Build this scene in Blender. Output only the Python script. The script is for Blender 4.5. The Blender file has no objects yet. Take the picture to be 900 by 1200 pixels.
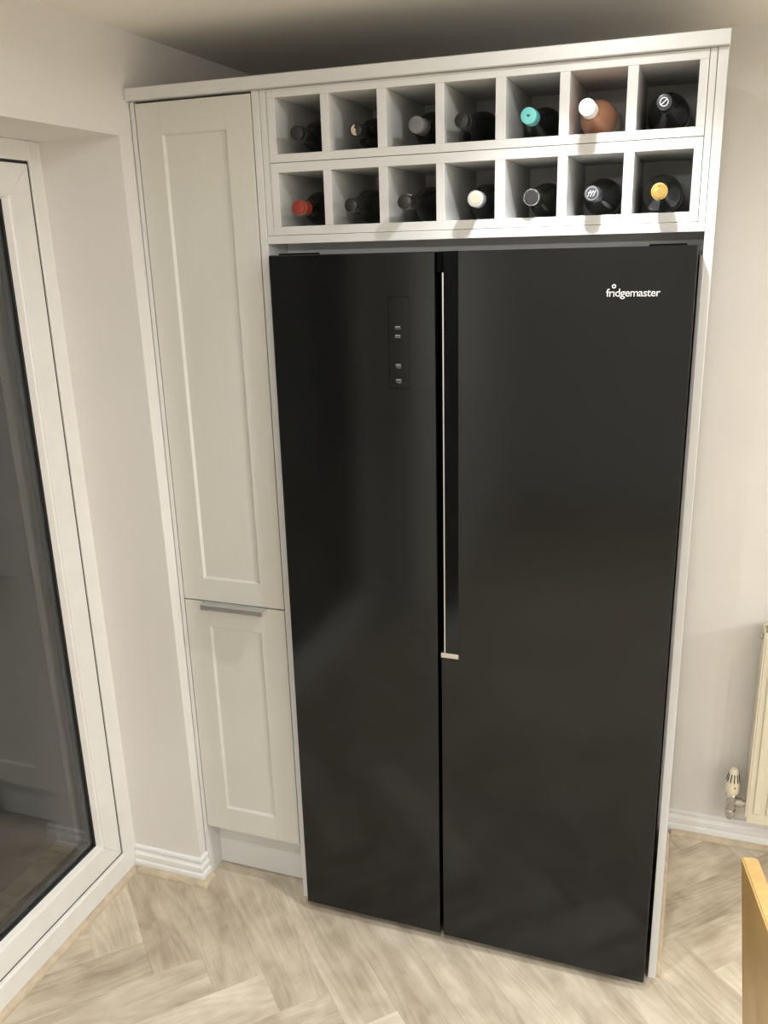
import bpy, bmesh, math, random
from mathutils import Vector, Matrix
random.seed(7)
S = bpy.context.scene
C = S.collection

# ------------------------------------------------------------------ camera
cam_d = bpy.data.cameras.new('camera'); cam = bpy.data.objects.new('camera', cam_d); C.objects.link(cam)
cam.location = (0.9215, -1.8699, 1.7887)
cam.rotation_euler = (1.2728, 0.0275, 0.3390)
cam_d.sensor_fit = 'VERTICAL'; cam_d.sensor_height = 36.0; cam_d.lens = 1024.43/1200*36
cam_d.clip_start = 0.02
S.camera = cam
# ------------------------------------------------------------------ world (night outside), exposure
w = bpy.data.worlds.new('world'); S.world = w; w.use_nodes = True
w.node_tree.nodes['Background'].inputs[0].default_value = (0.020, 0.022, 0.026, 1)
w.node_tree.nodes['Background'].inputs[1].default_value = 0.5
S.view_settings.view_transform = 'Standard'; S.view_settings.look = 'None'
S.view_settings.gamma = 1; S.view_settings.use_curve_mapping = False
S.view_settings.exposure = 0.21
LAMP_COL = (0.96, 0.987, 1.0)
CEIL = 2.262
# each lamp has a soft main beam and a wide spill; most are unseen fill: x, y, beam watts, beam angle, spill watts
DOWNLIGHTS_AND_FILL = [(0.72, -0.33, 42, 124, 3.0), (1.87, -0.30, 12, 110, 2.6), (3.02, -0.36, 8, 110, 1.2), (4.90, -0.90, 40, 140, 100),  # first three inferred from shadows, last added to brighten the left wall
              (0.72, -1.45, 112, 105, 4), (1.87, -1.45, 10, 105, 3), (3.02, -1.70, 20, 130, 6), (4.20, -2.10, 40, 140, 30),
              (0.30, -2.75, 70, 120, 22), (1.87, -2.75, 55, 110, 7), (3.02, -2.75, 50, 140, 20), (4.20, -3.20, 60, 140, 50)]  # unseen lamps behind the camera, tuned for fill and fridge reflections

# ------------------------------------------------------------------ materials
M = {}
def srgb(r, g, b):
    f = lambda c: (c/255/12.92) if c/255 <= 0.04045 else ((c/255+0.055)/1.055)**2.4
    return (f(r), f(g), f(b), 1)
def mat(name, col, rough=0.5, metal=0.0, spec=0.5, noise=0.0, nscale=(40, 40, 40), bump=0.0, bscale=300, coat=0.0, rnoise=0.0):
    m = bpy.data.materials.new(name); m.use_nodes = True
    nt = m.node_tree; b = nt.nodes['Principled BSDF']
    b.inputs['Base Color'].default_value = col; b.inputs['Roughness'].default_value = rough
    b.inputs['Metallic'].default_value = metal; b.inputs['Specular IOR Level'].default_value = spec
    b.inputs['Coat Weight'].default_value = coat
    tc = nt.nodes.new('ShaderNodeTexCoord'); mp = nt.nodes.new('ShaderNodeMapping')
    nt.links.new(tc.outputs['Object'], mp.inputs[0]); mp.inputs['Scale'].default_value = nscale
    nz = nt.nodes.new('ShaderNodeTexNoise'); nz.inputs['Scale'].default_value = 1; nz.inputs['Detail'].default_value = 5
    nt.links.new(mp.outputs[0], nz.inputs['Vector'])
    if noise:
        rp = nt.nodes.new('ShaderNodeValToRGB')
        rp.color_ramp.elements[0].position = 0.3; rp.color_ramp.elements[1].position = 0.7
        rp.color_ramp.elements[0].color = tuple(c*(1-noise) for c in col[:3])+(1,)
        rp.color_ramp.elements[1].color = tuple(min(1, c*(1+noise)) for c in col[:3])+(1,)
        nt.links.new(nz.outputs[0], rp.inputs[0]); nt.links.new(rp.outputs[0], b.inputs['Base Color'])
    if rnoise:
        mr = nt.nodes.new('ShaderNodeMapRange'); mr.inputs[1].default_value = 0.3; mr.inputs[2].default_value = 0.7
        mr.inputs[3].default_value = rough-rnoise; mr.inputs[4].default_value = rough+rnoise
        nt.links.new(nz.outputs[0], mr.inputs[0]); nt.links.new(mr.outputs[0], b.inputs['Roughness'])
    if bump:
        n2 = nt.nodes.new('ShaderNodeTexNoise'); n2.inputs['Scale'].default_value = bscale; n2.inputs['Detail'].default_value = 3
        nt.links.new(tc.outputs['Object'], n2.inputs['Vector'])
        bp = nt.nodes.new('ShaderNodeBump'); bp.inputs['Strength'].default_value = bump; bp.inputs['Distance'].default_value = 0.001
        nt.links.new(n2.outputs[0], bp.inputs['Height']); nt.links.new(bp.outputs[0], b.inputs['Normal'])
    M[name] = m
    return m
mat('wall_paint', (0.75, 0.72, 0.68, 1), 0.85, noise=0.02, nscale=(3, 3, 3), bump=0.25, bscale=260, spec=0.25)
mat('ceiling_paint', (0.87, 0.835, 0.77, 1), 0.9, noise=0.02, nscale=(3, 3, 3), bump=0.15, bscale=220, spec=0.2)
mat('gloss_white', (0.80, 0.79, 0.78, 1), 0.28, noise=0.01, nscale=(5, 5, 5), spec=0.5)
mat('upvc', (0.78, 0.76, 0.72, 1), 0.30, noise=0.025, nscale=(14, 14, 14), spec=0.5)
mat('cabinet_door', (0.66, 0.645, 0.585, 1), 0.42, noise=0.010, nscale=(160, 160, 5), bump=0.06, bscale=220, spec=0.4)
mat('cabinet_panel', (0.685, 0.68, 0.66, 1), 0.45, noise=0.02, nscale=(6, 220, 220), bump=0.05, bscale=220, spec=0.4)
mat('cabinet_panel_upright', (0.685, 0.68, 0.66, 1), 0.45, noise=0.02, nscale=(220, 220, 6), bump=0.05, bscale=220, spec=0.4)
mat('groove', (0.16, 0.15, 0.13, 1), 0.8)
mat('fridge_black', (0.0015, 0.0015, 0.0016, 1), 0.13, noise=0.05, nscale=(5, 5, 3), rnoise=0.015, spec=0.5)
M['fridge_black'].node_tree.nodes['Principled BSDF'].inputs['Specular Tint'].default_value = (0.90, 0.97, 1.0, 1)
mat('fridge_side', (0.012, 0.012, 0.012, 1), 0.45)
mat('black_gloss', (0.0015, 0.0015, 0.0016, 1), 0.13, spec=0.5)
M['black_gloss'].node_tree.nodes['Principled BSDF'].inputs['Specular Tint'].default_value = (0.90, 0.97, 1.0, 1)
mat('black_plastic', (0.0012, 0.0012, 0.0012, 1), 0.7, spec=0.05)
mat('rubber_seal', (0.015, 0.015, 0.015, 1), 0.7)
mat('print_white', (0.46, 0.455, 0.44, 1), 0.4)
mat('print_grey', (0.20, 0.197, 0.19, 1), 0.5)
mat('silver', (0.72, 0.72, 0.70, 1), 0.28, metal=1)
mat('aluminium', (0.62, 0.63, 0.64, 1), 0.33, metal=1, noise=0.03, nscale=(4, 300, 300))
mat('chrome', (0.62, 0.60, 0.57, 1), 0.2, metal=1)
mat('radiator_cream', (0.74, 0.68, 0.53, 1), 0.4, noise=0.02)
mat('valve_cream', (0.80, 0.73, 0.55, 1), 0.4)
mat('dark_slot', (0.03, 0.025, 0.02, 1), 0.7)
mat('red_mark', (0.5, 0.05, 0.03, 1), 0.5)
mat('spacer_grey', (0.10, 0.105, 0.11, 1), 0.5)
mat('bottle_black', (0.006, 0.007, 0.006, 1), 0.09, spec=0.55)
mat('bottle_green', (0.018, 0.022, 0.008, 1), 0.08, spec=0.55)
mat('foil_black', (0.012, 0.012, 0.012, 1), 0.30)
mat('foil_grey', (0.17, 0.17, 0.17, 1), 0.42, metal=0.15, noise=0.08)
mat('foil_dark_grey', (0.035, 0.035, 0.045, 1), 0.38)
mat('foil_red', (0.26, 0.03, 0.02, 1), 0.35, noise=0.05)
mat('foil_gold', (0.60, 0.41, 0.12, 1), 0.34, metal=0.8, noise=0.08, nscale=(200, 200, 200))
mat('foil_gold_dark', (0.26, 0.155, 0.04, 1), 0.45, metal=0.5)
mat('foil_silver', (0.66, 0.68, 0.68, 1), 0.28, metal=0.8, noise=0.06)
mat('foil_white', (0.86, 0.86, 0.85, 1), 0.35)
mat('foil_turquoise', (0.16, 0.56, 0.54, 1), 0.35, noise=0.03)
mat('foil_turquoise_dark', (0.03, 0.10, 0.11, 1), 0.5)
mat('cork', (0.52, 0.43, 0.32, 1), 0.8, noise=0.15, nscale=(300, 300, 300))
mat('label_paper', (0.70, 0.66, 0.56, 1), 0.8, noise=0.04)
mat('grey_shadow_board', (0.45, 0.43, 0.40, 1), 0.7)

def wood(name, dark, light, grain_scale, rough=0.42, wf=0.2, rings=0.5, axis=0):
    """grain runs along the object's local X; tone varies per object"""
    m = bpy.data.materials.new(name); m.use_nodes = True; nt = m.node_tree; L = nt.links.new
    b = nt.nodes['Principled BSDF']; b.inputs['Roughness'].default_value = rough; b.inputs['Specular IOR Level'].default_value = 0.35
    tc = nt.nodes.new('ShaderNodeTexCoord'); oi = nt.nodes.new('ShaderNodeObjectInfo')
    ad = nt.nodes.new('ShaderNodeVectorMath'); ad.operation = 'ADD'
    ml = nt.nodes.new('ShaderNodeVectorMath'); ml.operation = 'SCALE'; ml.inputs['Scale'].default_value = 37.0
    cv = nt.nodes.new('ShaderNodeCombineXYZ'); 
    for k in range(3): L(oi.outputs['Random'], cv.inputs[k])
    L(cv.outputs[0], ml.inputs[0]); L(tc.outputs['Object'], ad.inputs[0]); L(ml.outputs[0], ad.inputs[1])
    def nz(sc, det, dist=0.0):
        mp = nt.nodes.new('ShaderNodeMapping'); mp.inputs['Scale'].default_value = (sc, (sc[1], sc[0], sc[2]), (sc[1], sc[2], sc[0]))[axis]; L(ad.outputs[0], mp.inputs[0])
        n = nt.nodes.new('ShaderNodeTexNoise'); n.inputs['Scale'].default_value = 1; n.inputs['Detail'].default_value = det; n.inputs['Distortion'].default_value = dist
        L(mp.outputs[0], n.inputs['Vector']); return n.outputs[0]
    g = grain_scale
    fine = nz((g*0.035, g, g), 4, 0.0); broad = nz((2.0, 13, 13), 4, 0.25); cloud = nz((10, 15, 15), 4, 0.5)
    # cathedral figure: contour lines of a stretched noise
    ct = nz((1.6, 9.0, 9.0), 1.5, 0.15)
    mm = nt.nodes.new('ShaderNodeMath'); mm.operation = 'MULTIPLY'; mm.inputs[1].default_value = 70.0; L(ct, mm.inputs[0])
    sn = nt.nodes.new('ShaderNodeMath'); sn.operation = 'SINE'; L(mm.outputs[0], sn.inputs[0])
    r0 = nt.nodes.new('ShaderNodeMath'); r0.operation = 'MULTIPLY'; r0.inputs[1].default_value = 0.055*rings; L(sn.outputs[0], r0.inputs[0])
    def mix(a, wa, bb, wb):
        x = nt.nodes.new('ShaderNodeMath'); x.operation = 'MULTIPLY'; x.inputs[1].default_value = wa; L(a, x.inputs[0])
        y = nt.nodes.new('ShaderNodeMath'); y.operation = 'MULTIPLY_ADD'; y.inputs[1].default_value = wb; L(bb, y.inputs[0]); L(x.outputs[0], y.inputs[2]); return y.outputs[0]
    f = mix(fine, wf, broad, 0.42); f2 = mix(f, 1.0, cloud, 0.58-wf)
    ad2 = nt.nodes.new('ShaderNodeMath'); ad2.operation = 'ADD'; L(f2, ad2.inputs[0]); L(r0.outputs[0], ad2.inputs[1])
    t = nt.nodes.new('ShaderNodeAttribute'); t.attribute_type = 'OBJECT'; t.attribute_name = 'tone'
    ad3 = nt.nodes.new('ShaderNodeMath'); ad3.operation = 'ADD'; L(ad2.outputs[0], ad3.inputs[0]); L(t.outputs['Fac'], ad3.inputs[1])
    rp = nt.nodes.new('ShaderNodeValToRGB'); e = rp.color_ramp.elements
    e[0].position = 0.28; e[0].color = dark; e[1].position = 0.74; e[1].color = light
    L(ad3.outputs[0], rp.inputs[0]); L(rp.outputs[0], b.inputs['Base Color'])
    bp = nt.nodes.new('ShaderNodeBump'); bp.inputs['Strength'].default_value = 0.12; bp.inputs['Distance'].default_value = 0.001
    L(fine, bp.inputs['Height']); L(bp.outputs[0], b.inputs['Normal'])
    M[name] = m
wood('floor_oak', (0.30, 0.232, 0.158, 1), (0.76, 0.675, 0.535, 1), 260, rough=0.42, wf=0.17, rings=0.45)
mat('bead_oak', (0.52, 0.43, 0.31, 1), 0.5, noise=0.14, nscale=(30, 30, 30), spec=0.35)
wood('chair_oak', (0.34, 0.20, 0.065, 1), (0.60, 0.40, 0.165, 1), 160, rough=0.35, rings=0.4, axis=1)
wood('chair_oak_upright', (0.34, 0.20, 0.065, 1), (0.60, 0.40, 0.165, 1), 160, rough=0.35, rings=0.4, axis=2)

def glassmat(name, col, ior=1.42, rough=0.0, tint=None):
    m = bpy.data.materials.new(name); m.use_nodes = True; b = m.node_tree.nodes['Principled BSDF']
    b.inputs['Base Color'].default_value = col; b.inputs['Transmission Weight'].default_value = 1.0
    b.inputs['Roughness'].default_value = rough; b.inputs['IOR'].default_value = ior
    M[name] = m
glassmat('window_glass', (0.97, 0.98, 0.98, 1))
m = mat('rose_wine', (0.95, 0.47, 0.27, 1), 0.08, spec=0.5)
m.node_tree.nodes['Principled BSDF'].inputs['Transmission Weight'].default_value = 0.30
m.node_tree.nodes['Principled BSDF'].inputs['Subsurface Weight'].default_value = 0.0
m = mat('lamp_glow', (1, 1, 1, 1), 0.5)
b = m.node_tree.nodes['Principled BSDF']; b.inputs['Emission Color'].default_value = (1, 0.88, 0.7, 1); b.inputs['Emission Strength'].default_value = 12.0

# ------------------------------------------------------------------ helpers
def link(name, me, m, parent=None):
    o = bpy.data.objects.new(name, me); C.objects.link(o)
    if m is not None and not me.materials: me.materials.append(M[m] if isinstance(m, str) else m)
    if parent is not None: o.parent = parent
    return o
def obj(name, bm, m, parent=None, smooth=False):
    me = bpy.data.meshes.new(name); bmesh.ops.recalc_face_normals(bm, faces=bm.faces)
    bm.to_mesh(me); bm.free()
    if smooth:
        for p in me.polygons: p.use_smooth = True
        try: me.set_sharp_from_angle(angle=math.radians(38))
        except Exception: pass
    return link(name, me, m, parent)
def add_box(bm, x0, x1, y0, y1, z0, z1, bev=0.0, seg=1):
    r = bmesh.ops.create_cube(bm, size=1.0); v = r['verts']
    for a in v:
        a.co.x = x0 if a.co.x < 0 else x1; a.co.y = y0 if a.co.y < 0 else y1; a.co.z = z0 if a.co.z < 0 else z1
    if bev:
        es = list({e for a in v for e in a.link_edges})
        bmesh.ops.bevel(bm, geom=es, offset=bev, segments=seg, profile=0.5, affect='EDGES')
def box(name, x0, x1, y0, y1, z0, z1, m, parent=None, bev=0.0, seg=1, smooth=False):
    smooth = False
    bm = bmesh.new(); add_box(bm, x0, x1, y0, y1, z0, z1, bev, seg); return obj(name, bm, m, parent, smooth)
def add_prism(bm, pts, axis, a0, a1):
    """extrude polygon pts (2 coords) along axis 0/1/2 from a0 to a1"""
    def P(p, a):
        if axis == 0: return (a, p[0], p[1])
        if axis == 1: return (p[0], a, p[1])
        return (p[0], p[1], a)
    A = [bm.verts.new(P(p, a0)) for p in pts]; B = [bm.verts.new(P(p, a1)) for p in pts]
    n = len(pts)
    bm.faces.new(A); bm.faces.new(B[::-1])
    for i in range(n): bm.faces.new((A[i], B[i], B[(i+1) % n], A[(i+1) % n]))
def add_lathe(bm, prof, origin, axis='y', seg=32, caps=True):
    """prof: list of (r, t) with t along axis"""
    rings = []
    for r, t in prof:
        ring = []
        for k in range(seg):
            a = 2*math.pi*k/seg; c, s = r*math.cos(a), r*math.sin(a)
            d = {'y': (c, t, s), 'z': (c, s, t), 'x': (t, c, s)}[axis]
            ring.append(bm.verts.new((origin[0]+d[0], origin[1]+d[1], origin[2]+d[2])))
        rings.append(ring)
    for i in range(len(rings)-1):
        for k in range(seg):
            bm.faces.new((rings[i][k], rings[i][(k+1) % seg], rings[i+1][(k+1) % seg], rings[i+1][k]))
    if caps: bm.faces.new(rings[0][::-1]); bm.faces.new(rings[-1])
def lathe(name, prof, origin, m, parent=None, axis='y', seg=32, caps=True):
    bm = bmesh.new(); add_lathe(bm, prof, origin, axis, seg, caps); return obj(name, bm, m, parent, True)
def add_sweep(bm, prof, path):
    """prof: (outward, z); outward is to the right of the path direction; mitred corners"""
    n = len(path); rings = []
    for i, p in enumerate(path):
        def nrm(a, b):
            d = Vector((b[0]-a[0], b[1]-a[1])).normalized(); return Vector((d.y, -d.x))
        if i == 0: N = nrm(path[0], path[1])
        elif i == n-1: N = nrm(path[-2], path[-1])
        else:
            a, b = nrm(path[i-1], p), nrm(p, path[i+1]); N = (a+b); N = N/(N.dot(a))
        rings.append([bm.verts.new((p[0]+N.x*o, p[1]+N.y*o, z)) for o, z in prof])
    k = len(prof)
    for i in range(n-1):
        for j in range(k):
            bm.faces.new((rings[i][j], rings[i+1][j], rings[i+1][(j+1) % k], rings[i][(j+1) % k]))
    bm.faces.new(rings[0]); bm.faces.new(rings[-1][::-1])
def add_tube(bm, pts, r, seg=12):
    pts = [Vector(p) for p in pts]; rings = []
    for i, p in enumerate(pts):
        d = (pts[min(i+1, len(pts)-1)]-pts[max(i-1, 0)]).normalized()
        up = Vector((0, 0, 1)) if abs(d.z) < 0.9 else Vector((1, 0, 0))
        a = d.cross(up).normalized(); b2 = d.cross(a)
        rr = r[i] if isinstance(r, (list, tuple)) else r
        rings.append([bm.verts.new(p+(a*math.cos(2*math.pi*k/seg)+b2*math.sin(2*math.pi*k/seg))*rr) for k in range(seg)])
    for i in range(len(rings)-1):
        for k in range(seg): bm.faces.new((rings[i][k], rings[i][(k+1) % seg], rings[i+1][(k+1) % seg], rings[i+1][k]))
    bm.faces.new(rings[0][::-1]); bm.faces.new(rings[-1])
def thing(name, label, cat, loc=(0, 0, 0), rot=(0, 0, 0), group=None):
    o = bpy.data.objects.new(name, None); o.empty_display_size = 0.05; C.objects.link(o)
    o.location = loc; o.rotation_euler = rot; o['label'] = label; o['category'] = cat
    if group: o['group'] = group
    return o
def tag(o, label, cat, group=None):
    o['label'] = label; o['category'] = cat
    if group: o['group'] = group
    return o
def struct(o, label, cat):
    o['kind'] = 'structure'; o['label'] = label; o['category'] = cat; return o

# ------------------------------------------------------------------ room shell
XW, YB, XR, YF = -0.349, 0.625, 5.4, -4.4          # left wall face, back wall, right wall, front wall
ZS = 2.0385                                          # soffit of the patio door opening
XJ = -0.577                                          # back of the reveal
YJT, YJB = -0.050, -0.032                            # jamb face is a touch out of plumb
Y2 = -2.10                                           # near end of the opening
fl = box('floor', -0.9, XR+0.1, YF-0.1, YB+0.1, -0.10, -0.006, 'floor_oak')
struct(fl, 'pale oak herringbone plank floor in front of the fridge', 'floor')
struct(box('ceiling', -0.9, XR+0.1, YF-0.1, YB+0.1, CEIL, CEIL+0.1, 'ceiling_paint'), 'plain off-white ceiling above the cabinets', 'ceiling')
struct(box('wall_back', -0.9, XR+0.1, YB, YB+0.1, -0.006, CEIL, 'wall_paint'), 'off-white painted wall behind the cabinets and radiator', 'wall')
struct(box('wall_right', XR, XR+0.1, YF, YB, -0.006, CEIL, 'wall_paint'), 'off-white painted wall on the right of the room', 'wall')
struct(box('wall_front', -0.9, XR, YF-0.1, YF, -0.006, CEIL, 'wall_paint'), 'off-white painted wall behind the camera', 'wall')
bm = bmesh.new()
# nib with slightly leaning jamb face
def hexa(bm, b, t, z0, z1):
    A = [bm.verts.new((x, y, z0)) for x, y in b]; B = [bm.verts.new((x, y, z1)) for x, y in t]
    bm.faces.new(A); bm.faces.new(B[::-1])
    for i in range(len(A)): bm.faces.new((A[i], B[i], B[(i+1) % len(A)], A[(i+1) % len(A)]))
hexa(bm, [(-0.80, YJB), (XW, YJB), (XW, YB), (-0.80, YB)], [(-0.80, YJT), (XW, YJT), (XW, YB), (-0.80, YB)], -0.006, ZS)
add_box(bm, -0.80, XW, YF, YB, ZS, CEIL)
add_box(bm, -0.80, XW, YF, Y2, -0.006, ZS)
struct(obj('wall_left', bm, 'wall_paint'), 'off-white wall with deep reveal around the patio door', 'wall')

# herringbone planks: width W, length 5W, at 45 degrees
PW = 0.1284; PL = 5*PW; P0, Q0 = 0.065, -0.345
def clip(poly, ax, val, keep_less):
    out = []
    ins = lambda p: (p[ax] <= val) if keep_less else (p[ax] >= val)
    for i in range(len(poly)):
        a, b2 = poly[i], poly[(i+1) % len(poly)]
        if ins(a): out.append(a)
        if ins(a) != ins(b2):
            t = (val-a[ax])/(b2[ax]-a[ax]); out.append((a[0]+t*(b2[0]-a[0]), a[1]+t*(b2[1]-a[1])))
    return out
def inset(poly, d):
    n = len(poly); out = []
    for i in range(n):
        p0, p1, p2 = Vector(poly[i-1]), Vector(poly[i]), Vector(poly[(i+1) % n])
        a = (p1-p0).normalized(); b2 = (p2-p1).normalized()
        na, nb = Vector((-a.y, a.x)), Vector((-b2.y, b2.x))
        s = na+nb; s = s/max(0.3, s.dot(na)); out.append(tuple(p1+s*d))
    return out
r2 = math.sqrt(0.5)
def pq(p, q): return ((p+q)*r2, (q-p)*r2)
FX0, FX1, FY0, FY1 = -0.575, 3.3, -2.7, 0.62
full = None; nplank = 0
rects = []
TONE = {('p', -2): 0.03, ('p', -1): -0.055, ('p', 0): -0.015, ('p', 1): 0.0, ('p', 2): 0.04, ('p', 3): 0.01, ('p', 4): 0.03, ('p', 5): 0.09, ('p', 6): 0.05, ('p', 7): 0.03, ('p', 8): -0.02, ('p', 9): 0.04,
        ('q', -1): -0.03, ('q', 0): 0.03, ('q', 1): 0.09, ('q', 2): 0.0, ('q', 3): 0.11, ('q', -2): 0.0}
for k in range(-40, 60):
    for mshift in range(-12, 13):
        # planks along p; columns repeat by 2L along p
        q0 = Q0+k*PW; pe = P0+PW+k*PW+mshift*2*PL
        rects.append((pe-PL, pe, q0, q0+PW, True, TONE.get(('p', k)) if mshift == 0 else None))
        p0 = P0+k*PW+mshift*2*PL; qe = Q0+k*PW
        rects.append((p0, p0+PW, qe-PL, qe, False, TONE.get(('q', k)) if mshift == 0 else None))
for (pa, pb, qa, qb, along_p, tone) in rects:
    cx, cy = pq((pa+pb)/2, (qa+qb)/2)
    if not (FX0-0.5 < cx < FX1+0.5 and FY0-0.5 < cy < FY1+0.5): continue
    poly = [pq(pa, qa), pq(pb, qa), pq(pb, qb), pq(pa, qb)]
    # orientation: make counter-clockwise
    ar = sum(poly[i][0]*poly[(i+1) % 4][1]-poly[(i+1) % 4][0]*poly[i][1] for i in range(4))
    if ar < 0: poly = poly[::-1]
    c = poly
    for ax, v, less in ((0, FX0, False), (0, FX1, True), (1, FY0, False), (1, FY1, True)):
        if c: c = clip(c, ax, v, less)
    if len(c) < 3: continue
    ar = abs(sum(c[i][0]*c[(i+1) % len(c)][1]-c[(i+1) % len(c)][0]*c[i][1] for i in range(len(c))))/2
    if ar < 0.0015: continue
    # wholly hidden beneath the cabinet run or behind the patio door
    xs = [p[0] for p in c]; ys = [p[1] for p in c]
    if min(ys) > 0.10 and max(xs) < 0.90: continue
    ang = -math.pi/4 if along_p else math.pi/4
    ca, sa = math.cos(-ang), math.sin(-ang)
    loc = [((x-cx)*ca-(y-cy)*sa, (x-cx)*sa+(y-cy)*ca) for x, y in c]
    isfull = len(c) == 4 and abs(ar-PW*PL) < 1e-6
    if isfull and full is not None: me = full
    else:
        b4 = bmesh.new(); i0 = inset(loc, 0.00005); i1 = inset(loc, 0.0006)
        lo = [b4.verts.new((x, y, -0.006)) for x, y in i0]; mid = [b4.verts.new((x, y, -0.0005)) for x, y in i0]; hi = [b4.verts.new((x, y, 0)) for x, y in i1]
        n = len(loc)
        for i in range(n):
            b4.faces.new((lo[i], lo[(i+1) % n], mid[(i+1) % n], mid[i])); b4.faces.new((mid[i], mid[(i+1) % n], hi[(i+1) % n], hi[i]))
        b4.faces.new(hi)
        me = bpy.data.meshes.new('plank'); b4.to_mesh(me); b4.free(); me.materials.append(M['floor_oak'])
        if isfull: full = me
    o = bpy.data.objects.new('plank', me); C.objects.link(o); o.parent = fl
    o.location = (cx, cy, 0); o.rotation_euler = (0, 0, ang); nplank += 1
    o['tone'] = float(tone if tone is not None else random.uniform(-0.06, 0.06))
print('planks', nplank)

# skirting
SK = [(0, 0), (0.018, 0), (0.018, 0.026), (0.0165, 0.030), (0.0125, 0.034), (0.0145, 0.040), (0.0145, 0.052), (0.011, 0.056), (0.008, 0.062), (0.0105, 0.068), (0.0105, 0.075), (0.008, 0.079), (0, 0.080)]
bm = bmesh.new(); add_sweep(bm, [(o*0.8, z) for o, z in SK], [(XJ+0.006, YJB), (XW, YJB), (XW, -0.001)])
struct(obj('baseboard_left', bm, 'gloss_white'), 'white moulded skirting wrapping the jamb beside the patio door', 'skirting')
bm = bmesh.new(); add_sweep(bm, SK, [(0.936, YB), (XR, YB)])
struct(obj('baseboard_back', bm, 'gloss_white'), 'white moulded skirting along the wall below the radiator', 'skirting')
bm = bmesh.new(); add_sweep(bm, [(o, z) for o, z in SK], [(XR, YB-0.02), (XR, YF)])
struct(obj('baseboard_right', bm, 'gloss_white'), 'white moulded skirting along the right wall', 'skirting')
def quad(o0, s=0.015):
    return [(o0, 0.0), (o0+s, 0.0)]+[(o0+s*math.cos(a), 0.0+s*math.sin(a)) for a in [math.pi/2*k/5 for k in range(1, 6)]]
def bead(name, pts, o0, label, s=0.015):
    bm = bmesh.new(); add_sweep(bm, quad(o0, s), pts); return struct(obj(name, bm, 'bead_oak'), label, 'trim')
bead('trim_1', [(-0.572, -2.08), (-0.572, YJB-0.018)], 0.0, 'thin oak beading along the patio door threshold')
bead('trim_2', [(XJ+0.02, YJB-0.0145), (XW+0.0145, YJB-0.0145), (XW+0.0145, -0.006)], 0.0, 'thin oak beading round the skirting of the jamb', 0.016)
bead('trim_3', [(0.95, YB-0.018), (XR-0.02, YB-0.018)], 0.0, 'thin oak beading along the skirting under the radiator')
bead('trim_4', [(0.9345, 0.592), (0.9345, 0.006)][::-1], 0.0, 'thin oak beading along the foot of the end panel', 0.013)

# ------------------------------------------------------------------ patio door
pd = thing('door_1', 'white framed glazed patio door with dark night glass', 'patio door', (-0.572, -0.03, 0)); pd['kind'] = 'structure'
def pbox(name, x0, x1, y0, y1, z0, z1, m, parent=pd, bev=0.002):
    return box(name, x0+0.572, x1+0.572, y0+0.03, y1+0.03, z0, z1, m, parent, bev, 1)
YS0, YS1 = -0.090, Y2+0.06
ZF0, ZF1 = 0.086, 1.994
pbox('frame_jamb', -0.655, -0.572, YS0, -0.030, 0.0, ZS, 'upvc')
pbox('frame_jamb', -0.655, -0.572, Y2, YS1, 0.0, ZS, 'upvc')
pbox('frame_head', -0.655, -0.5725, YS1, YS0, ZF1, ZS, 'upvc')
pbox('frame_threshold', -0.655, -0.5725, YS1, YS0, 0.0, ZF0, 'upvc')
pbox('threshold_lip', -0.585, -0.5690, YS1, YS0+0.004, ZF0-0.026, ZF0-0.004, 'upvc', bev=0.004)
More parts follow.
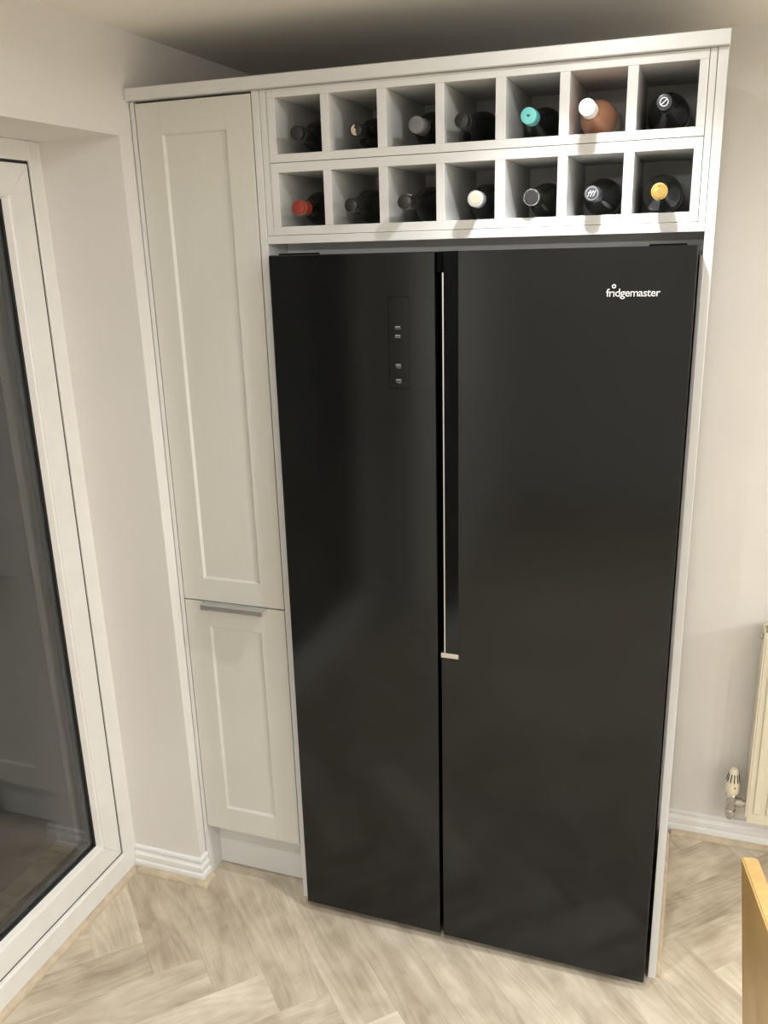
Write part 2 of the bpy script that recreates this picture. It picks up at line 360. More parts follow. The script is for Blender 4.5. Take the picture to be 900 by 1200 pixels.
def sash(y0, y1):      # y0 near the cabinets (larger), y1 nearer the camera
    s = bpy.data.objects.new('sash', None); C.objects.link(s); s.parent = pd
    g = 0.0070; x0, x1 = -0.645, -0.574; wd = 0.068
    a0, a1, z0, z1 = y0-g, y1+g, ZF0+g, ZF1-g
    # mitred members
    for nm, pts in (('stile', [(a0, z0), (a0, z1), (a0-wd, z1-wd), (a0-wd, z0+wd)]), ('stile', [(a1, z0), (a1, z1), (a1+wd, z1-wd), (a1+wd, z0+wd)]),
                    ('top_rail', [(a0, z1), (a1, z1), (a1+wd, z1-wd), (a0-wd, z1-wd)]), ('bottom_rail', [(a0, z0), (a1, z0), (a1+wd, z0+wd), (a0-wd, z0+wd)])):
        bm = bmesh.new(); P = [(p[0]+0.03, p[1]) for p in pts]; add_prism(bm, P, 0, x0+0.572, x1+0.572)
        bmesh.ops.bevel(bm, geom=[e for e in bm.edges], offset=0.0012, segments=1, affect='EDGES')
        obj(nm, bm, 'upvc', s)
    # glazing bead, sloping into the glass
    b0, b1, c0, c1 = a0-wd, a1+wd, z0+wd, z1-wd; d = 0.011
    bm = bmesh.new()
    X = [x1+0.572-0.003, x1+0.572-0.006, x1+0.572-0.022]; D = [0, 0.004, d]
    rings = [[bm.verts.new((X[i], y+0.03, z)) for y, z in ((b0-D[i], c0+D[i]), (b1+D[i], c0+D[i]), (b1+D[i], c1-D[i]), (b0-D[i], c1-D[i]))] for i in range(3)]
    back = [bm.verts.new((X[2], y+0.03, z)) for y, z in ((b0, c0), (b1, c0), (b1, c1), (b0, c1))]
    rings.append(back); rings.append(rings[0])
    for i in range(4):
        for k in range(4): bm.faces.new((rings[i][k], rings[i][(k+1) % 4], rings[i+1][(k+1) % 4], rings[i+1][k]))
    obj('glazing_bead', bm, 'upvc', s)
    # gasket
    gd = 0.0035
    bm = bmesh.new()
    for (ya, yb2, za, zb2) in ((b0-d-gd, b0-d+0.004, c0, c1), (b1+d-0.004, b1+d+gd, c0, c1), (b1, b0, c0+d-0.004, c0+d+gd), (b1, b0, c1-d-gd, c1-d+0.004)):
        add_box(bm, x1+0.572-0.0245, x1+0.572-0.0195, ya+0.03, yb2+0.03, za, zb2)
    obj('gasket', bm, 'rubber_seal', s)
    # two panes with a spacer bar between
    for k in range(2):
        xx = x1+0.572-0.026-0.020*k
        box('pane', xx-0.004, xx, b1+0.03+0.002, b0+0.03-0.002, c0+0.002, c1-0.002, 'window_glass', s)
    bm = bmesh.new(); xs0, xs1 = x1+0.572-0.0455, x1+0.572-0.0305; e = d+0.010
    for (ya, yb2, za, zb2) in ((b0-e, b0, c0, c1), (b1, b1+e, c0, c1), (b1, b0, c0, c0+e), (b1, b0, c1-e, c1)):
        add_box(bm, xs0, xs1, ya+0.03, yb2+0.03, za, zb2)
    obj('spacer_bar', bm, 'spacer_grey', s)
    # black weather seal round the sash
    bm = bmesh.new(); t = g
    for (ya, yb2, za, zb2) in ((a0, y0, ZF0, ZF1), (y1, a1, ZF0, ZF1), (a1, a0, ZF0, z0), (a1, a0, z1, ZF1)):
        add_box(bm, x0+0.572, x1+0.572-0.004, ya+0.03, yb2+0.03, za, zb2)
    obj('weather_seal', bm, 'rubber_seal', s)
sash(YS0, YS1)

# ------------------------------------------------------------------ tall cabinet
ZT = 2.1135
tc_ = thing('tall_cabinet', 'tall narrow off-white shaker cabinet left of the black fridge', 'cabinet', (-0.19, 0.3, 0))
def cb(name, x0, x1, y0, y1, z0, z1, m, bev=0.0008, parent=tc_, off=(0.19, -0.3)):
    return box(name, x0+off[0], x1+off[0], y0+off[1], y1+off[1], z0, z1, m, parent, bev)
cb('filler', XW+0.0022, -0.3358, 0.0, 0.018, 0.0, ZT, 'cabinet_panel_upright')
cb('side_panel', -0.3485, -0.336, 0.018, 0.60, 0.0, ZT, 'cabinet_panel_upright')
cb('side_panel', -0.0355, -0.0180, 0.0, 0.60, 0.0, ZT, 'cabinet_panel_upright')
cb('carcass', -0.3335, -0.038, 0.026, 0.58, 0.16, ZT-0.002, 'cabinet_panel_upright')
cb('plinth', -0.3355, -0.036, 0.060, 0.076, 0.004, 0.158, 'cabinet_panel')
def shaker(name, x0, x1, z0, z1, fx, ft, fb):
    """frame and recessed panel with a small bevelled lip"""
    d = bpy.data.objects.new(name, None); C.objects.link(d); d.parent = tc_; d.location = (0.19, -0.3, 0)
    yf, yb_ = 0.0, 0.020
    def fr(nm, a, b2, c, e, mm): box(nm, a, b2, yf, yb_, c, e, mm, d, 0.0006)
    fr('stile', x0, x0+fx, z0, z1, 'cabinet_door'); fr('stile', x1-fx, x1, z0, z1, 'cabinet_door')
    fr('top_rail', x0+fx, x1-fx, z1-ft, z1, 'cabinet_door'); fr('bottom_rail', x0+fx, x1-fx, z0, z0+fb, 'cabinet_door')
    ax0, ax1, az0, az1 = x0+fx, x1-fx, z0+fb, z1-ft; s = 0.004; y1 = 0.0075
    bm = bmesh.new()
    o = [bm.verts.new((x, yf+0.0008, z)) for x, z in ((ax0-0.0002, az0-0.0002), (ax1+0.0002, az0-0.0002), (ax1+0.0002, az1+0.0002), (ax0-0.0002, az1+0.0002))]
    i = [bm.verts.new((x, y1, z)) for x, z in ((ax0+s, az0+s), (ax1-s, az0+s), (ax1-s, az1-s), (ax0+s, az1-s))]
    bk = [bm.verts.new((v.co.x, yb_-0.002, v.co.z)) for v in o]
    for k in range(4):
        bm.faces.new((o[k], o[(k+1) % 4], i[(k+1) % 4], i[k])); bm.faces.new((o[k], bk[k], bk[(k+1) % 4], o[(k+1) % 4]))
    bm.faces.new(i); bm.faces.new(bk[::-1])
    obj('panel', bm, 'cabinet_door', d)
    return d
ud = shaker('upper_door', -0.3330, -0.0378, 0.8925, 2.1085, 0.065, 0.068, 0.063)
ld = shaker('lower_door', -0.3330, -0.0378, 0.1730, 0.8885, 0.071, 0.072, 0.074)
bm = bmesh.new()   # aluminium lip pull on the top edge of the lower door
add_prism(bm, [(0.018, 0.8885), (0.018, 0.8905), (-0.026, 0.8935), (-0.030, 0.8915), (-0.0305, 0.8790), (-0.0285, 0.8785), (-0.0275, 0.8890), (-0.024, 0.8905), (-0.001, 0.8888)], 0, -0.268, -0.088)
obj('handle', bm, 'aluminium', ld)['label'] = 'brushed aluminium lip handle'

# ------------------------------------------------------------------ top board and end panel
tag(box('top_board', XW+0.001, 0.936, -0.0165, 0.60, 2.1140, 2.1395, 'cabinet_panel', None, 0.001), 'long white board lying along the top of the cabinet run', 'board')
bm = bmesh.new(); add_box(bm, 0.9165, 0.9345, 0.0, 0.60, 0.0, 2.1135, 0.0008)
tag(obj('end_panel', bm, 'cabinet_panel_upright'), 'tall white end panel standing right of the black fridge', 'panel')
tag(box('filler_strip', -0.0170, -0.0006, 0.002, 0.020, 1.8125, 2.1135, 'cabinet_panel_upright', None, 0.0006), 'narrow white filler strip between tall cabinet and wine racks', 'filler')
tag(box('filler_strip', 0.9031, 0.9155, 0.002, 0.020, 1.8125, 2.1135, 'cabinet_panel_upright', None, 0.0006), 'narrow white filler strip between wine racks and end panel', 'filler')
pel = thing('pelmet', 'long white pelmet strip under the lower wine rack above the fridge', 'pelmet', (0.45, 0.0, 1.794))
box('front_strip', -0.4675, 0.4660, 0.0, 0.30, 0.0, 0.0180, 'cabinet_panel', pel, 0.0008)
box('backing_rail', -0.4675, 0.4660, 0.100, 0.118, -0.045, 0.0, 'cabinet_panel', pel, 0.0008)

# ------------------------------------------------------------------ wine racks
DIV = [(0.0005, 0.0190), (0.1262, 0.1450), (0.2540, 0.2745), (0.3805, 0.3990), (0.5050, 0.5260), (0.6315, 0.6510), (0.7585, 0.7780), (0.8860, 0.9020)]
def rack(z0, zi0, zi1, z1, label):
    t = thing('wine_rack', label, 'wine rack', (0.451, 0.14, z0), group='wine racks above the fridge')
    def rb(nm, x0, x1, y0, y1, za, zb2, m): box(nm, x0-0.451, x1-0.451, y0-0.14, y1-0.14, za-z0, zb2-z0, m, t, 0.0006)
    rb('top_panel', 0.0005, 0.902, 0.0, 0.280, zi1, z1, 'cabinet_panel')
    rb('bottom_panel', 0.0005, 0.902, 0.0, 0.280, z0, zi0, 'cabinet_panel')
    for i, (a, b2) in enumerate(DIV):
        rb('side_panel' if i in (0, 7) else 'divider', a, b2, 0.0004, 0.280, zi0, zi1, 'cabinet_panel_upright')
    rb('back_panel', 0.0005, 0.902, 0.280, 0.288, z0, z1, 'cabinet_panel')
    return t
rack(1.9650, 1.9820, 2.0955, 2.1130, 'upper white seven-hole wine rack just below the top board')
rack(1.8127, 1.8310, 1.9440, 1.9638, 'lower white seven-hole wine rack just above the fridge')

# ------------------------------------------------------------------ bottles
def bottle(label, x, ytip, zfl, R, L, glass, cap, kind='bordeaux', capl=0.060, rim=None, top=None, tip_r=0.0148):
    t = thing('wine_bottle', label, 'wine bottle', (x, ytip, zfl+R+0.0003), group='wine bottles in the racks')
    o = (0, 0, 0)
    ns = {'bordeaux': [(0.085, 1.00), (0.088, 0.985), (0.098, 0.93), (0.108, 0.80), (0.116, 0.62), (0.122, 0.47)],
          'burgundy': [(0.085, 1.00), (0.0, 0.0)]}
    nr = 0.0138
    if kind == 'bordeaux': sh = [(R*0.40, 0.082), (R*0.50, 0.088), (R*0.68, 0.096), (R*0.86, 0.105), (R*0.96, 0.114), (R, 0.126)]
    else: sh = [(R*0.39, 0.075), (R*0.45, 0.095), (R*0.55, 0.115), (R*0.70, 0.137), (R*0.86, 0.160), (R*0.96, 0.178), (R, 0.195)]
    prof = [(nr-0.002, 0.004), (nr, 0.006), (nr, 0.06)]+sh+[(R, L-0.008), (R*0.97, L-0.002), (R*0.90, L), (R*0.5, L-0.012)]
    lathe('glass_body', prof, o, glass, t, 'y', 40)
    # label band round the body
    if L > 0.27: lathe('paper_label', [(R+0.0003, 0.20 if kind != 'bordeaux' else 0.165), (R+0.0003, L-0.045)], o, 'label_paper', t, 'y', 40, False)
    tr = tip_r
    c = lathe('capsule', [(tr*0.80, 0.0), (tr*0.94, 0.0006), (tr, 0.0025), (tr, 0.016), (tr*0.985, 0.018), (tr*1.0, capl*0.8), (tr*1.02, capl), (nr*0.9, capl+0.0005)], o, cap, t, 'y', 36)
    if rim: lathe('collar_ring', [(tr+0.0006, rim[1]), (tr+0.0010, rim[1]+0.001), (tr+0.0010, rim[2]-0.001), (tr+0.0006, rim[2])], o, rim[0], c, 'y', 36)
    if top: lathe('top_disc', [(top[1]*0.96, -0.0007), (top[1], -0.0003), (top[1], 0.001)], o, top[0], c, 'y', 30)
    return t, c, tr
U, D_ = 1.9820, 1.8310
N = {}
N[1] = bottle('black-capped dark wine bottle in the leftmost hole of the upper rack', 0.078, -0.024, U, 0.0375, 0.295, 'bottle_black', 'foil_black', rim=('foil_dark_grey', 0.020, 0.024))
N[2] = bottle('dark wine bottle with a bare cork showing, second hole of upper rack', 0.2045, 0.000, U, 0.0375, 0.275, 'bottle_black', 'foil_black', capl=0.03, tip_r=0.0142)
N[3] = bottle('dark wine bottle with long matt grey capsule in the upper rack', 0.340, -0.004, U, 0.0385, 0.280, 'bottle_black', 'foil_grey', capl=0.050, rim=None, tip_r=0.0168)
N[4] = bottle('black-capped dark wine bottle left of the turquoise-capped one', 0.4385, -0.014, U, 0.0390, 0.285, 'bottle_black', 'foil_black', 'burgundy', rim=('foil_dark_grey', 0.026, 0.028))
N[5] = bottle('dark wine bottle with a bright turquoise cap', 0.5735, -0.012, U, 0.0385, 0.285, 'bottle_black', 'foil_turquoise', 'burgundy', capl=0.040, tip_r=0.0158)
N[6] = bottle('pink rosé wine bottle with a white cap', 0.6945, -0.080, U, 0.0370, 0.325, 'rose_wine', 'foil_white', 'burgundy', capl=0.046, tip_r=0.0152)
N[7] = bottle('dark wine bottle with grey cap bearing a white slashed ring', 0.8290, -0.040, U, 0.0410, 0.305, 'bottle_black', 'foil_dark_grey', 'burgundy', capl=0.060, tip_r=0.0138)
N[8] = bottle('dark wine bottle with a red foil cap and gold ring', 0.0755, -0.030, D_, 0.0375, 0.295, 'bottle_black', 'foil_red', capl=0.045, rim=('foil_gold', 0.014, 0.0175))
N[9] = bottle('black-capped dark wine bottle right of the red-capped one', 0.2005, -0.034, D_, 0.0375, 0.300, 'bottle_black', 'foil_black', rim=('foil_dark_grey', 0.022, 0.0235), tip_r=0.0142)
N[10] = bottle('black-capped dark bottle with white marks on its neck, lower rack', 0.3260, -0.050, D_, 0.0385, 0.320, 'bottle_black', 'foil_black', 'burgundy', tip_r=0.0150)
N[11] = bottle('dark wine bottle with a shiny silver capsule and tan top', 0.4765, -0.050, D_, 0.0385, 0.320, 'bottle_black', 'foil_silver', 'burgundy', capl=0.045, top=('cork', 0.0098), tip_r=0.0162)
N[12] = bottle('green glass wine bottle with black top and thin silver rim', 0.5850, -0.026, D_, 0.0375, 0.295, 'bottle_green', 'foil_dark_grey', 'burgundy', capl=0.020, rim=('chrome', 0.003, 0.006), top=('foil_black', 0.0125), tip_r=0.0150)
N[13] = bottle('dark wine bottle with embossed silver emblem, left of the gold-capped one', 0.7060, -0.048, D_, 0.0385, 0.320, 'bottle_black', 'foil_dark_grey', 'burgundy', tip_r=0.0148)
N[14] = bottle('dark wine bottle with a round gold cap in the lower rack', 0.8305, -0.054, D_, 0.0370, 0.325, 'bottle_black', 'foil_gold', capl=0.016, tip_r=0.0152)
N[11][0].rotation_euler = (0, 0, math.radians(5.6))      # this bottle lies slightly askew in its hole
def ring(bm, r0, r1, y0, y1, seg=28, cx=0, cz=0):
    R_ = []
    for (r, y) in ((r0, y0), (r1, y0), (r1, y1), (r0, y1)):
        R_.append([bm.verts.new((cx+r*math.cos(2*math.pi*k/seg), y, cz+r*math.sin(2*math.pi*k/seg))) for k in range(seg)])
    for i in range(4):
        for k in range(seg): bm.faces.new((R_[i][k], R_[i][(k+1) % seg], R_[(i+1) % 4][(k+1) % seg], R_[(i+1) % 4][k]))
def bar(bm, x0, z0, x1, z1, wd, y0, y1):
    d = Vector((x1-x0, z1-z0)).normalized(); n = Vector((-d.y, d.x))*wd/2
    add_prism(bm, [(x0+n.x, z0+n.y), (x1+n.x, z1+n.y), (x1-n.x, z1-n.y), (x0-n.x, z0-n.y)], 1, y0, y1)
# cork with half a torn capsule (upper rack, second)
bm = bmesh.new(); pts = [(0.0095*math.cos(a), 0.0110*math.sin(a)) for a in [math.radians(100+k*17) for k in range(11)]]
pts += [(0.003, -0.0100), (0.0005, -0.004), (0.001, 0.002), (-0.003, 0.0040), (-0.001, 0.0095)]
add_prism(bm, pts, 1, -0.0008, 0.002); obj('cork', bm, 'cork', N[2][1])
# slashed ring
bm = bmesh.new(); ring(bm, 0.0066, 0.0078, -0.0008, 0.0005); bar(bm, -0.0052, -0.0046, 0.0052, 0.0046, 0.0013, -0.0008, 0.0005); obj('cap_emblem', bm, 'foil_white', N[7][1])
# small heart on the turquoise cap
bm = bmesh.new(); hp = []
for k in range(20):
    a = 2*math.pi*k/20; hp.append((0.00022*16*math.sin(a)**3, 0.00022*(13*math.cos(a)-5*math.cos(2*a)-2*math.cos(3*a)-math.cos(4*a))))
add_prism(bm, hp, 1, -0.0006, 0.0005); obj('cap_emblem', bm, 'foil_turquoise_dark', N[5][1])
# grey capsule disc
bm = bmesh.new(); ring(bm, 0.0085, 0.0105, -0.0006, 0.0005); bar(bm, -0.003, -0.001, 0.003, 0.002, 0.0020, -0.0006, 0.0005); obj('cap_emblem', bm, 'foil_grey', N[3][1])
# gold crest: ring, crown of points and bars
bm = bmesh.new(); ring(bm, 0.0112, 0.0120, -0.0010, 0.0005)
for k in range(8):
    a = 2*math.pi*k/8; bar(bm, 0.0045*math.cos(a), 0.0045*math.sin(a), 0.0085*math.cos(a), 0.0085*math.sin(a), 0.0012, -0.0009, 0.0005)
ring(bm, 0.0018, 0.0030, -0.0010, 0.0005, 14); obj('cap_emblem', bm, 'foil_gold_dark', N[14][1])
bm = bmesh.new(); bar(bm, -0.003, 0.0085, 0.003, 0.0088, 0.0014, -0.0011, 0.0005)
obj('cap_mark', bm, 'foil_red', N[14][1])
# silver monogram: disc ring and three slanted strokes
bm = bmesh.new(); ring(bm, 0.0112, 0.0120, -0.0008, 0.0005)
for dx in (-0.005, 0.0, 0.005): bar(bm, dx-0.0028, -0.0058, dx+0.0028, 0.0058, 0.0014, -0.0008, 0.0005)
bar(bm, -0.007, 0.0015, 0.006, 0.003, 0.0016, -0.0009, 0.0005); obj('cap_emblem', bm, 'aluminium', N[13][1])
# white neck marks (lower rack, third)
bm = bmesh.new()
for k, a in enumerate((62, 78, 95)):
    r = 0.0154; th = math.radians(a)
    add_box(bm, r*math.cos(th)-0.0013, r*math.cos(th)+0.0013, 0.018, 0.030, r*math.sin(th)-0.0006, r*math.sin(th)+0.0004)
obj('neck_mark', bm, 'print_white', N[10][1])

# ------------------------------------------------------------------ fridge freezer
FR = thing('fridge_freezer', 'large black side-by-side fridge freezer under the wine racks', 'fridge', (0, -0.0470, 0), (-0.0063, 0, -0.0066))
fb_ = lambda n, x0, x1, y0, y1, z0, z1, m, p=FR, bev=0.0, seg=1: box(n, x0, x1, y0, y1, z0, z1, m, p, bev, seg, bev > 0.001)
fb_('cabinet_body', 0.004, 0.904, 0.075, 0.640, 0.035, 1.745, 'fridge_side', bev=0.003)
fb_('base_grille', 0.010, 0.898, 0.060, 0.080, 0.012, 0.055, 'black_plastic', bev=0.001)
for x in (0.05, 0.858):
    for y in (0.10, 0.60): lathe('foot', [(0.016, 0.0015), (0.016, 0.008), (0.008, 0.010), (0.008, 0.036)], (x, y, 0), 'black_plastic', FR, 'z', 16)
ZB, ZTP = 0.030, 1.7700
# left door with rounded edges
ldoor = fb_('freezer_door', 0.0, 0.3870, 0.0, 0.068, ZB, ZTP, 'fridge_black', bev=0.0022, seg=2)
# right door: slab with a scooped grip along its upper left edge (outline in x-y, extruded in z)
bm = bmesh.new()
GZ = 0.8515
add_prism(bm, [(0.3945, 0.002), (0.3965, 0.0), (0.9060, 0.0), (0.9080, 0.002), (0.9080, 0.068), (0.3945, 0.068)], 2, ZB, GZ-0.0125)
add_prism(bm, [(0.4040, 0.0062), (0.4375, 0.0010), (0.4390, 0.0), (0.9060, 0.0), (0.9080, 0.002), (0.9080, 0.068), (0.4040, 0.068)], 2, GZ-0.0125, ZTP)
rdoor = obj('fridge_door', bm, 'fridge_black', FR)
fb_('grip_end_cap', 0.3945, 0.4375, -0.0002, 0.030, GZ-0.0125, GZ, 'silver', rdoor, 0.0008)
fb_('grip_strip', 0.4012, 0.4040, 0.0050, 0.060, GZ, 1.7270, 'silver', rdoor, 0.0004)
fb_('grip_top_cap', 0.3890, 0.4040, 0.0100, 0.060, 1.7270, ZTP-0.001, 'black_plastic', rdoor, 0.0005)
fb_('grip_channel', 0.3890, 0.4015, 0.036, 0.066, GZ, 1.7270, 'black_plastic', rdoor)
fb_('door_gasket', 0.002, 0.385, 0.068, 0.075, 0.045, 1.735, 'rubber_seal', ldoor)
fb_('door_gasket', 0.397, 0.906, 0.068, 0.075, 0.045, 1.735, 'rubber_seal', rdoor)
for x in (0.035, 0.84): fb_('hinge_cover', x-0.025, x+0.045, 0.03, 0.105, 1.7460, 1.7735, 'black_plastic', FR, 0.002)
# control panel
cp = fb_('control_panel', 0.2815, 0.3265, -0.0012, 0.004, 1.4805, 1.6775, 'black_gloss', ldoor, 0.0004)
bm = bmesh.new()
for z in (1.613, 1.594, 1.531, 1.498):
    add_box(bm, 0.2965, 0.3085, -0.0016, -0.001, z+0.0006, z+0.0036)
    add_box(bm, 0.2955, 0.3095, -0.0016, -0.001, z-0.0024, z-0.0016)
    if z < 1.55: add_box(bm, 0.3000, 0.3085, -0.0016, -0.001, z-0.0052, z-0.0042)
obj('control_print', bm, 'print_grey', cp)['kind'] = 'stuff'
bm = bmesh.new()
for (x0, x1, z0, z1) in ((0.2808, 0.2816, 1.4795, 1.6785), (0.3264, 0.3272, 1.4795, 1.6785), (0.2808, 0.3272, 1.6774, 1.6785), (0.2808, 0.3272, 1.4795, 1.4806)):
    add_box(bm, x0, x1, -0.0004, 0.003, z0, z1)
obj('control_frame', bm, 'black_plastic', cp)
# lettering
fc = bpy.data.curves.new('logo_curve', 'FONT'); fc.body = 'fr\u0131dgemaster'; fc.size = 0.0215; fc.extrude = 0.0005; fc.offset = 0.00015; fc.resolution_u = 4; fc.space_character = 0.93
fo = bpy.data.objects.new('logo_tmp', fc); C.objects.link(fo)
bpy.context.view_layer.update()
dg = bpy.context.evaluated_depsgraph_get(); me = bpy.data.meshes.new_from_object(fo.evaluated_get(dg)); bpy.data.objects.remove(fo)
xs = [v.co.x for v in me.vertices]; wdt = max(xs)-min(xs); mn = min(xs)
k = 0.1030/wdt
for v in me.vertices: v.co = Vector(((v.co.x-mn)*k+0.7410, -0.0010-v.co.z, v.co.y*1.0+1.6760))
me.materials.clear(); me.materials.append(M['print_white'])
lg = link('logo_lettering', me, None, rdoor); lg['label'] = 'white fridgemaster lettering'
bm = bmesh.new(); ring(bm, 0.0019, 0.0042, -0.0014, 0.0, 20, 0.7555, 1.6955); obj('logo_ring', bm, 'print_white', rdoor)

# ------------------------------------------------------------------ radiator and valve
RD = thing('radiator', 'cream panel radiator on the wall at the right edge', 'radiator', (1.60, 0.575, 0.13))
rx0, rx1 = 1.150, 2.150; rz0, rz1 = 0.130, 0.735; ryf, ryb = 0.535, 0.610
def rdb(n, x0, x1, y0, y1, z0, z1, m='radiator_cream', bev=0.002): return box(n, x0-1.60, x1-1.60, y0-0.575, y1-0.575, z0-0.13, z1-0.13, m, RD, bev, 2, True)
fp = rdb('front_panel', rx0+0.004, rx1-0.004, ryf, ryf+0.010, rz0, rz1-0.01, bev=0.003)
n = 28
for i in range(n):      # pressed ridges
    x = rx0+0.030+i*(rx1-rx0-0.06)/(n-1)
    b_ = box('ridge', x-0.010-1.60, x+0.010-1.60, ryf-0.004-0.575, ryf+0.002-0.575, rz0+0.035-0.13, rz1-0.045-0.13, 'radiator_cream', None, 0.0035, 2, True); b_.parent = fp
rdb('back_panel', rx0+0.004, rx1-0.004, ryb-0.010, ryb, rz0, rz1-0.01, bev=0.003)
rdb('side_cover', rx0, rx0+0.004, ryf-0.001, ryb, rz0+0.02, rz1+0.004, bev=0.001)
rdb('side_cover', rx1-0.004, rx1, ryf-0.001, ryb, rz0+0.02, rz1+0.004, bev=0.001)
for i in range(24):
    x = rx0+0.02+i*(rx1-rx0-0.04)/23; rdb('grille_bar', x-0.004, x+0.004, ryf+0.004, ryb-0.004, rz1-0.002, rz1+0.002, bev=0.0005)
rdb('grille_edge', rx0+0.004, rx1-0.004, ryf-0.001, ryf+0.008, rz1-0.012, rz1+0.004, bev=0.001); rdb('grille_edge', rx0+0.004, rx1-0.004, ryb-0.008, ryb, rz1-0.012, rz1+0.004, bev=0.001)
lathe('end_plug', [(0.010, 0), (0.010, 0.005), (0.006, 0.006)], (rx0-0.006-1.60, 0.572-0.575, rz1-0.020-0.13), 'chrome', RD, 'x', 16)
for x in (1.35, 1.95): rdb('wall_bracket', x-0.015, x+0.015, ryb-0.002, YB-0.0005, 0.25, 0.62, 'gloss_white', 0.001)
VX, VY = 1.1115, 0.572
V = thing('radiator_valve', 'cream thermostatic radiator valve with chrome body beside the radiator', 'radiator valve', (VX, VY, 0.0))
hd = lathe('thermostat_head', [(0.0150, 0.198), (0.0190, 0.203), (0.0205, 0.212), (0.0200, 0.228), (0.0175, 0.245), (0.0140, 0.266), (0.0115, 0.279), (0.0085, 0.2835), (0.001, 0.2845)], (0, 0, 0), 'valve_cream', V, 'z', 32)
bm = bmesh.new()
for k in range(11):
    a = 2*math.pi*(k+0.5)/11
    p0 = Vector((0.0186*math.cos(a), 0.0186*math.sin(a), 0.243)); p1 = Vector((0.0136*math.cos(a), 0.0136*math.sin(a), 0.268))
    add_tube(bm, [p0, p1], 0.0016, 6)
obj('slot', bm, 'dark_slot', hd)
bm = bmesh.new(); add_box(bm, 0.0035, 0.0075, -0.0203, -0.0160, 0.226, 0.231); obj('dial_mark', bm, 'red_mark', hd)
lathe('valve_nut', [(0.0150, 0.184), (0.0165, 0.188), (0.0165, 0.197), (0.0150, 0.199)], (0, 0, 0), 'chrome', V, 'z', 10)
vb = lathe('valve_body', [(0.0100, 0.122), (0.0150, 0.124), (0.0150, 0.142), (0.0120, 0.145), (0.0120, 0.150), (0.0140, 0.155), (0.0140, 0.186)], (0, 0, 0), 'chrome', V, 'z', 16)
lathe('union_tail', [(0.008, 0.0), (0.012, 0.012), (0.015, 0.013), (0.015, 0.030), (0.010, 0.031), (0.010, 0.0405)], (0, 0, 0.170), 'chrome', V, 'x', 12)
bm = bmesh.new(); add_tube(bm, [(0, 0, 0.125), (0, 0.0, 0.118), (0, 0.006, 0.112), (0, 0.018, 0.110), (0, YB-VY-0.012, 0.110)], 0.0078, 12); obj('pipe', bm, 'chrome', V, True)

# ------------------------------------------------------------------ oak dining chair (only its far back post enters the frame)
CH = thing('dining_chair', 'light oak dining chair whose back post shows at bottom right', 'chair', (1.2815, -0.8986, 0), (0, 0, math.radians(11.1)))
def bent(name, prof, y0, y1, bev=0.003):
    """member whose side outline (x, z) is extruded across y"""
    bm = bmesh.new(); add_prism(bm, prof, 1, y0, y1)
    bmesh.ops.recalc_face_normals(bm, faces=bm.faces)
    bmesh.ops.bevel(bm, geom=list(bm.edges), offset=bev, segments=2, affect='EDGES')
    return obj(name, bm, 'chair_oak_upright', CH, True)
BX = lambda z: -0.215+(0.95-z)*0.093          # raked back face of the chair back
for y0, y1 in ((0.160, 0.205), (-0.205, -0.160)):
    bent('back_post', [(-0.150, 0.0), (BX(0.45)-0.001, 0.45), (BX(0.5195), 0.5195), (BX(0.5195)+0.030, 0.5195), (BX(0.45)+0.038, 0.44), (-0.118, 0.0)], y0, y1)
bent('backrest', [(BX(0.52), 0.52), (BX(0.95), 0.95), (BX(0.95)+0.0225, 0.95), (BX(0.52)+0.026, 0.52)], -0.210, 0.210, 0.0025)
box('seat', -0.130, 0.26, -0.225, 0.225, 0.435, 0.458, 'chair_oak', CH, 0.006, 2)
def member(name, pts_bot, pts_top, z0, z1):
    bm = bmesh.new(); hexa(bm, pts_bot, pts_top, z0, z1); bmesh.ops.recalc_face_normals(bm, faces=bm.faces)
    bmesh.ops.bevel(bm, geom=list(bm.edges), offset=0.003, segments=2, affect='EDGES')
    return obj(name, bm, 'chair_oak_upright', CH, True)
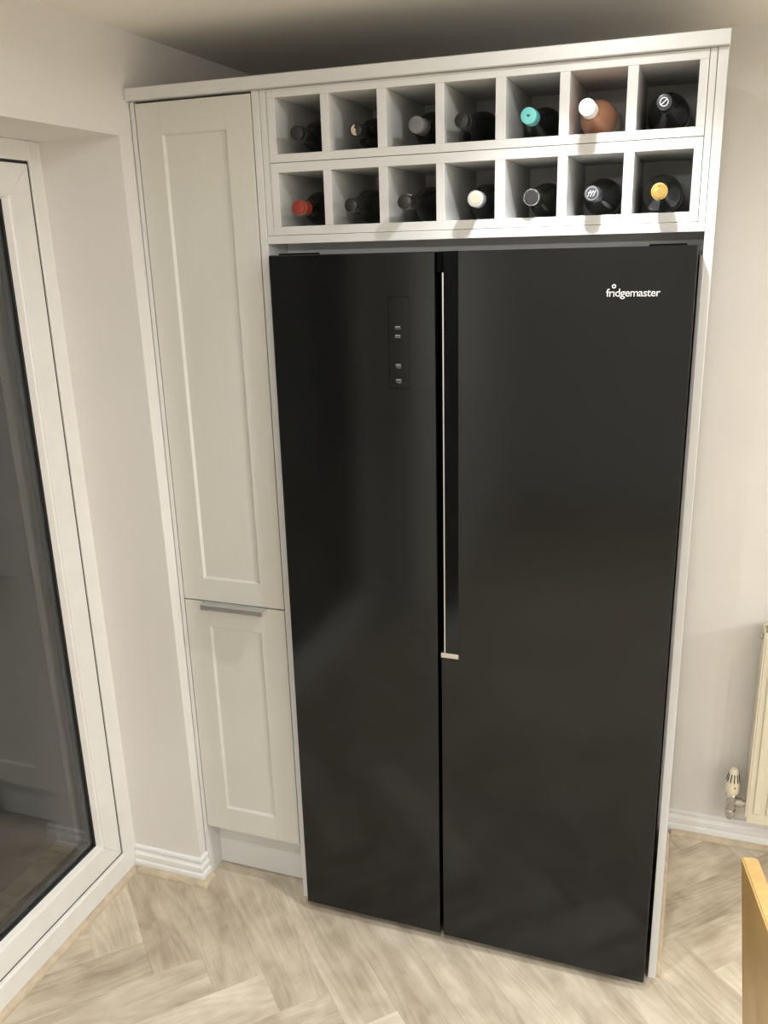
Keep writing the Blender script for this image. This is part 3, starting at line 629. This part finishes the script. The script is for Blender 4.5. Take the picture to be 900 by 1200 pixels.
for yc in (-0.19, 0.19): member('front_leg', [(0.200, yc-0.016), (0.232, yc-0.016), (0.232, yc+0.016), (0.200, yc+0.016)], [(0.197, yc-0.02), (0.237, yc-0.02), (0.237, yc+0.02), (0.197, yc+0.02)], 0.0, 0.4345)
for yc in (-0.185, 0.185):
    box('side_rail', -0.128, 0.196, yc-0.010, yc+0.010, 0.375, 0.434, 'chair_oak', CH, 0.002)
    box('stretcher', -0.122, 0.199, yc-0.008, yc+0.008, 0.17, 0.195, 'chair_oak', CH, 0.002)
box('front_rail', 0.207, 0.227, -0.169, 0.169, 0.375, 0.434, 'chair_oak', CH, 0.002)

# ------------------------------------------------------------------ ceiling downlights (three inferred from shadows, the rest added as unseen fill)
ring_bm = bmesh.new(); add_lathe(ring_bm, [(0.030, 0.0), (0.042, -0.004), (0.044, -0.002), (0.044, 0.0)], (0, 0, 0), 'z', 32, False)
ring_me = bpy.data.meshes.new('bezel'); ring_bm.to_mesh(ring_me); ring_bm.free(); ring_me.materials.append(M['gloss_white'])
lens_bm = bmesh.new(); add_lathe(lens_bm, [(0.030, -0.0005), (0.028, -0.0022), (0.015, -0.0030)], (0, 0, 0), 'z', 24, True)
lens_me = bpy.data.meshes.new('lens'); lens_bm.to_mesh(lens_me); lens_bm.free(); lens_me.materials.append(M['lamp_glow'])
for i, (x, y, beam_w, beam_a, spill_w) in enumerate(DOWNLIGHTS_AND_FILL):
    t = thing('downlight_or_fill', 'small round ceiling downlight, inferred from shadows or added as unseen fill', 'light', (x, y, CEIL), group='ceiling downlights')
    o = bpy.data.objects.new('bezel', ring_me); C.objects.link(o); o.parent = t
    o = bpy.data.objects.new('lens', lens_me); C.objects.link(o); o.parent = t
    for nm, watts, size, blend in (('beam_lamp', beam_w, beam_a, 1.0), ('spill_lamp', spill_w, 177, 0.12)):
        ld_ = bpy.data.lights.new(nm, 'SPOT'); ld_.energy = watts; ld_.color = LAMP_COL; ld_.shadow_soft_size = 0.022
        ld_.spot_size = math.radians(size); ld_.spot_blend = blend
        lo = bpy.data.objects.new(nm, ld_); C.objects.link(lo); lo.parent = t; lo.location = (0, 0, -0.03)
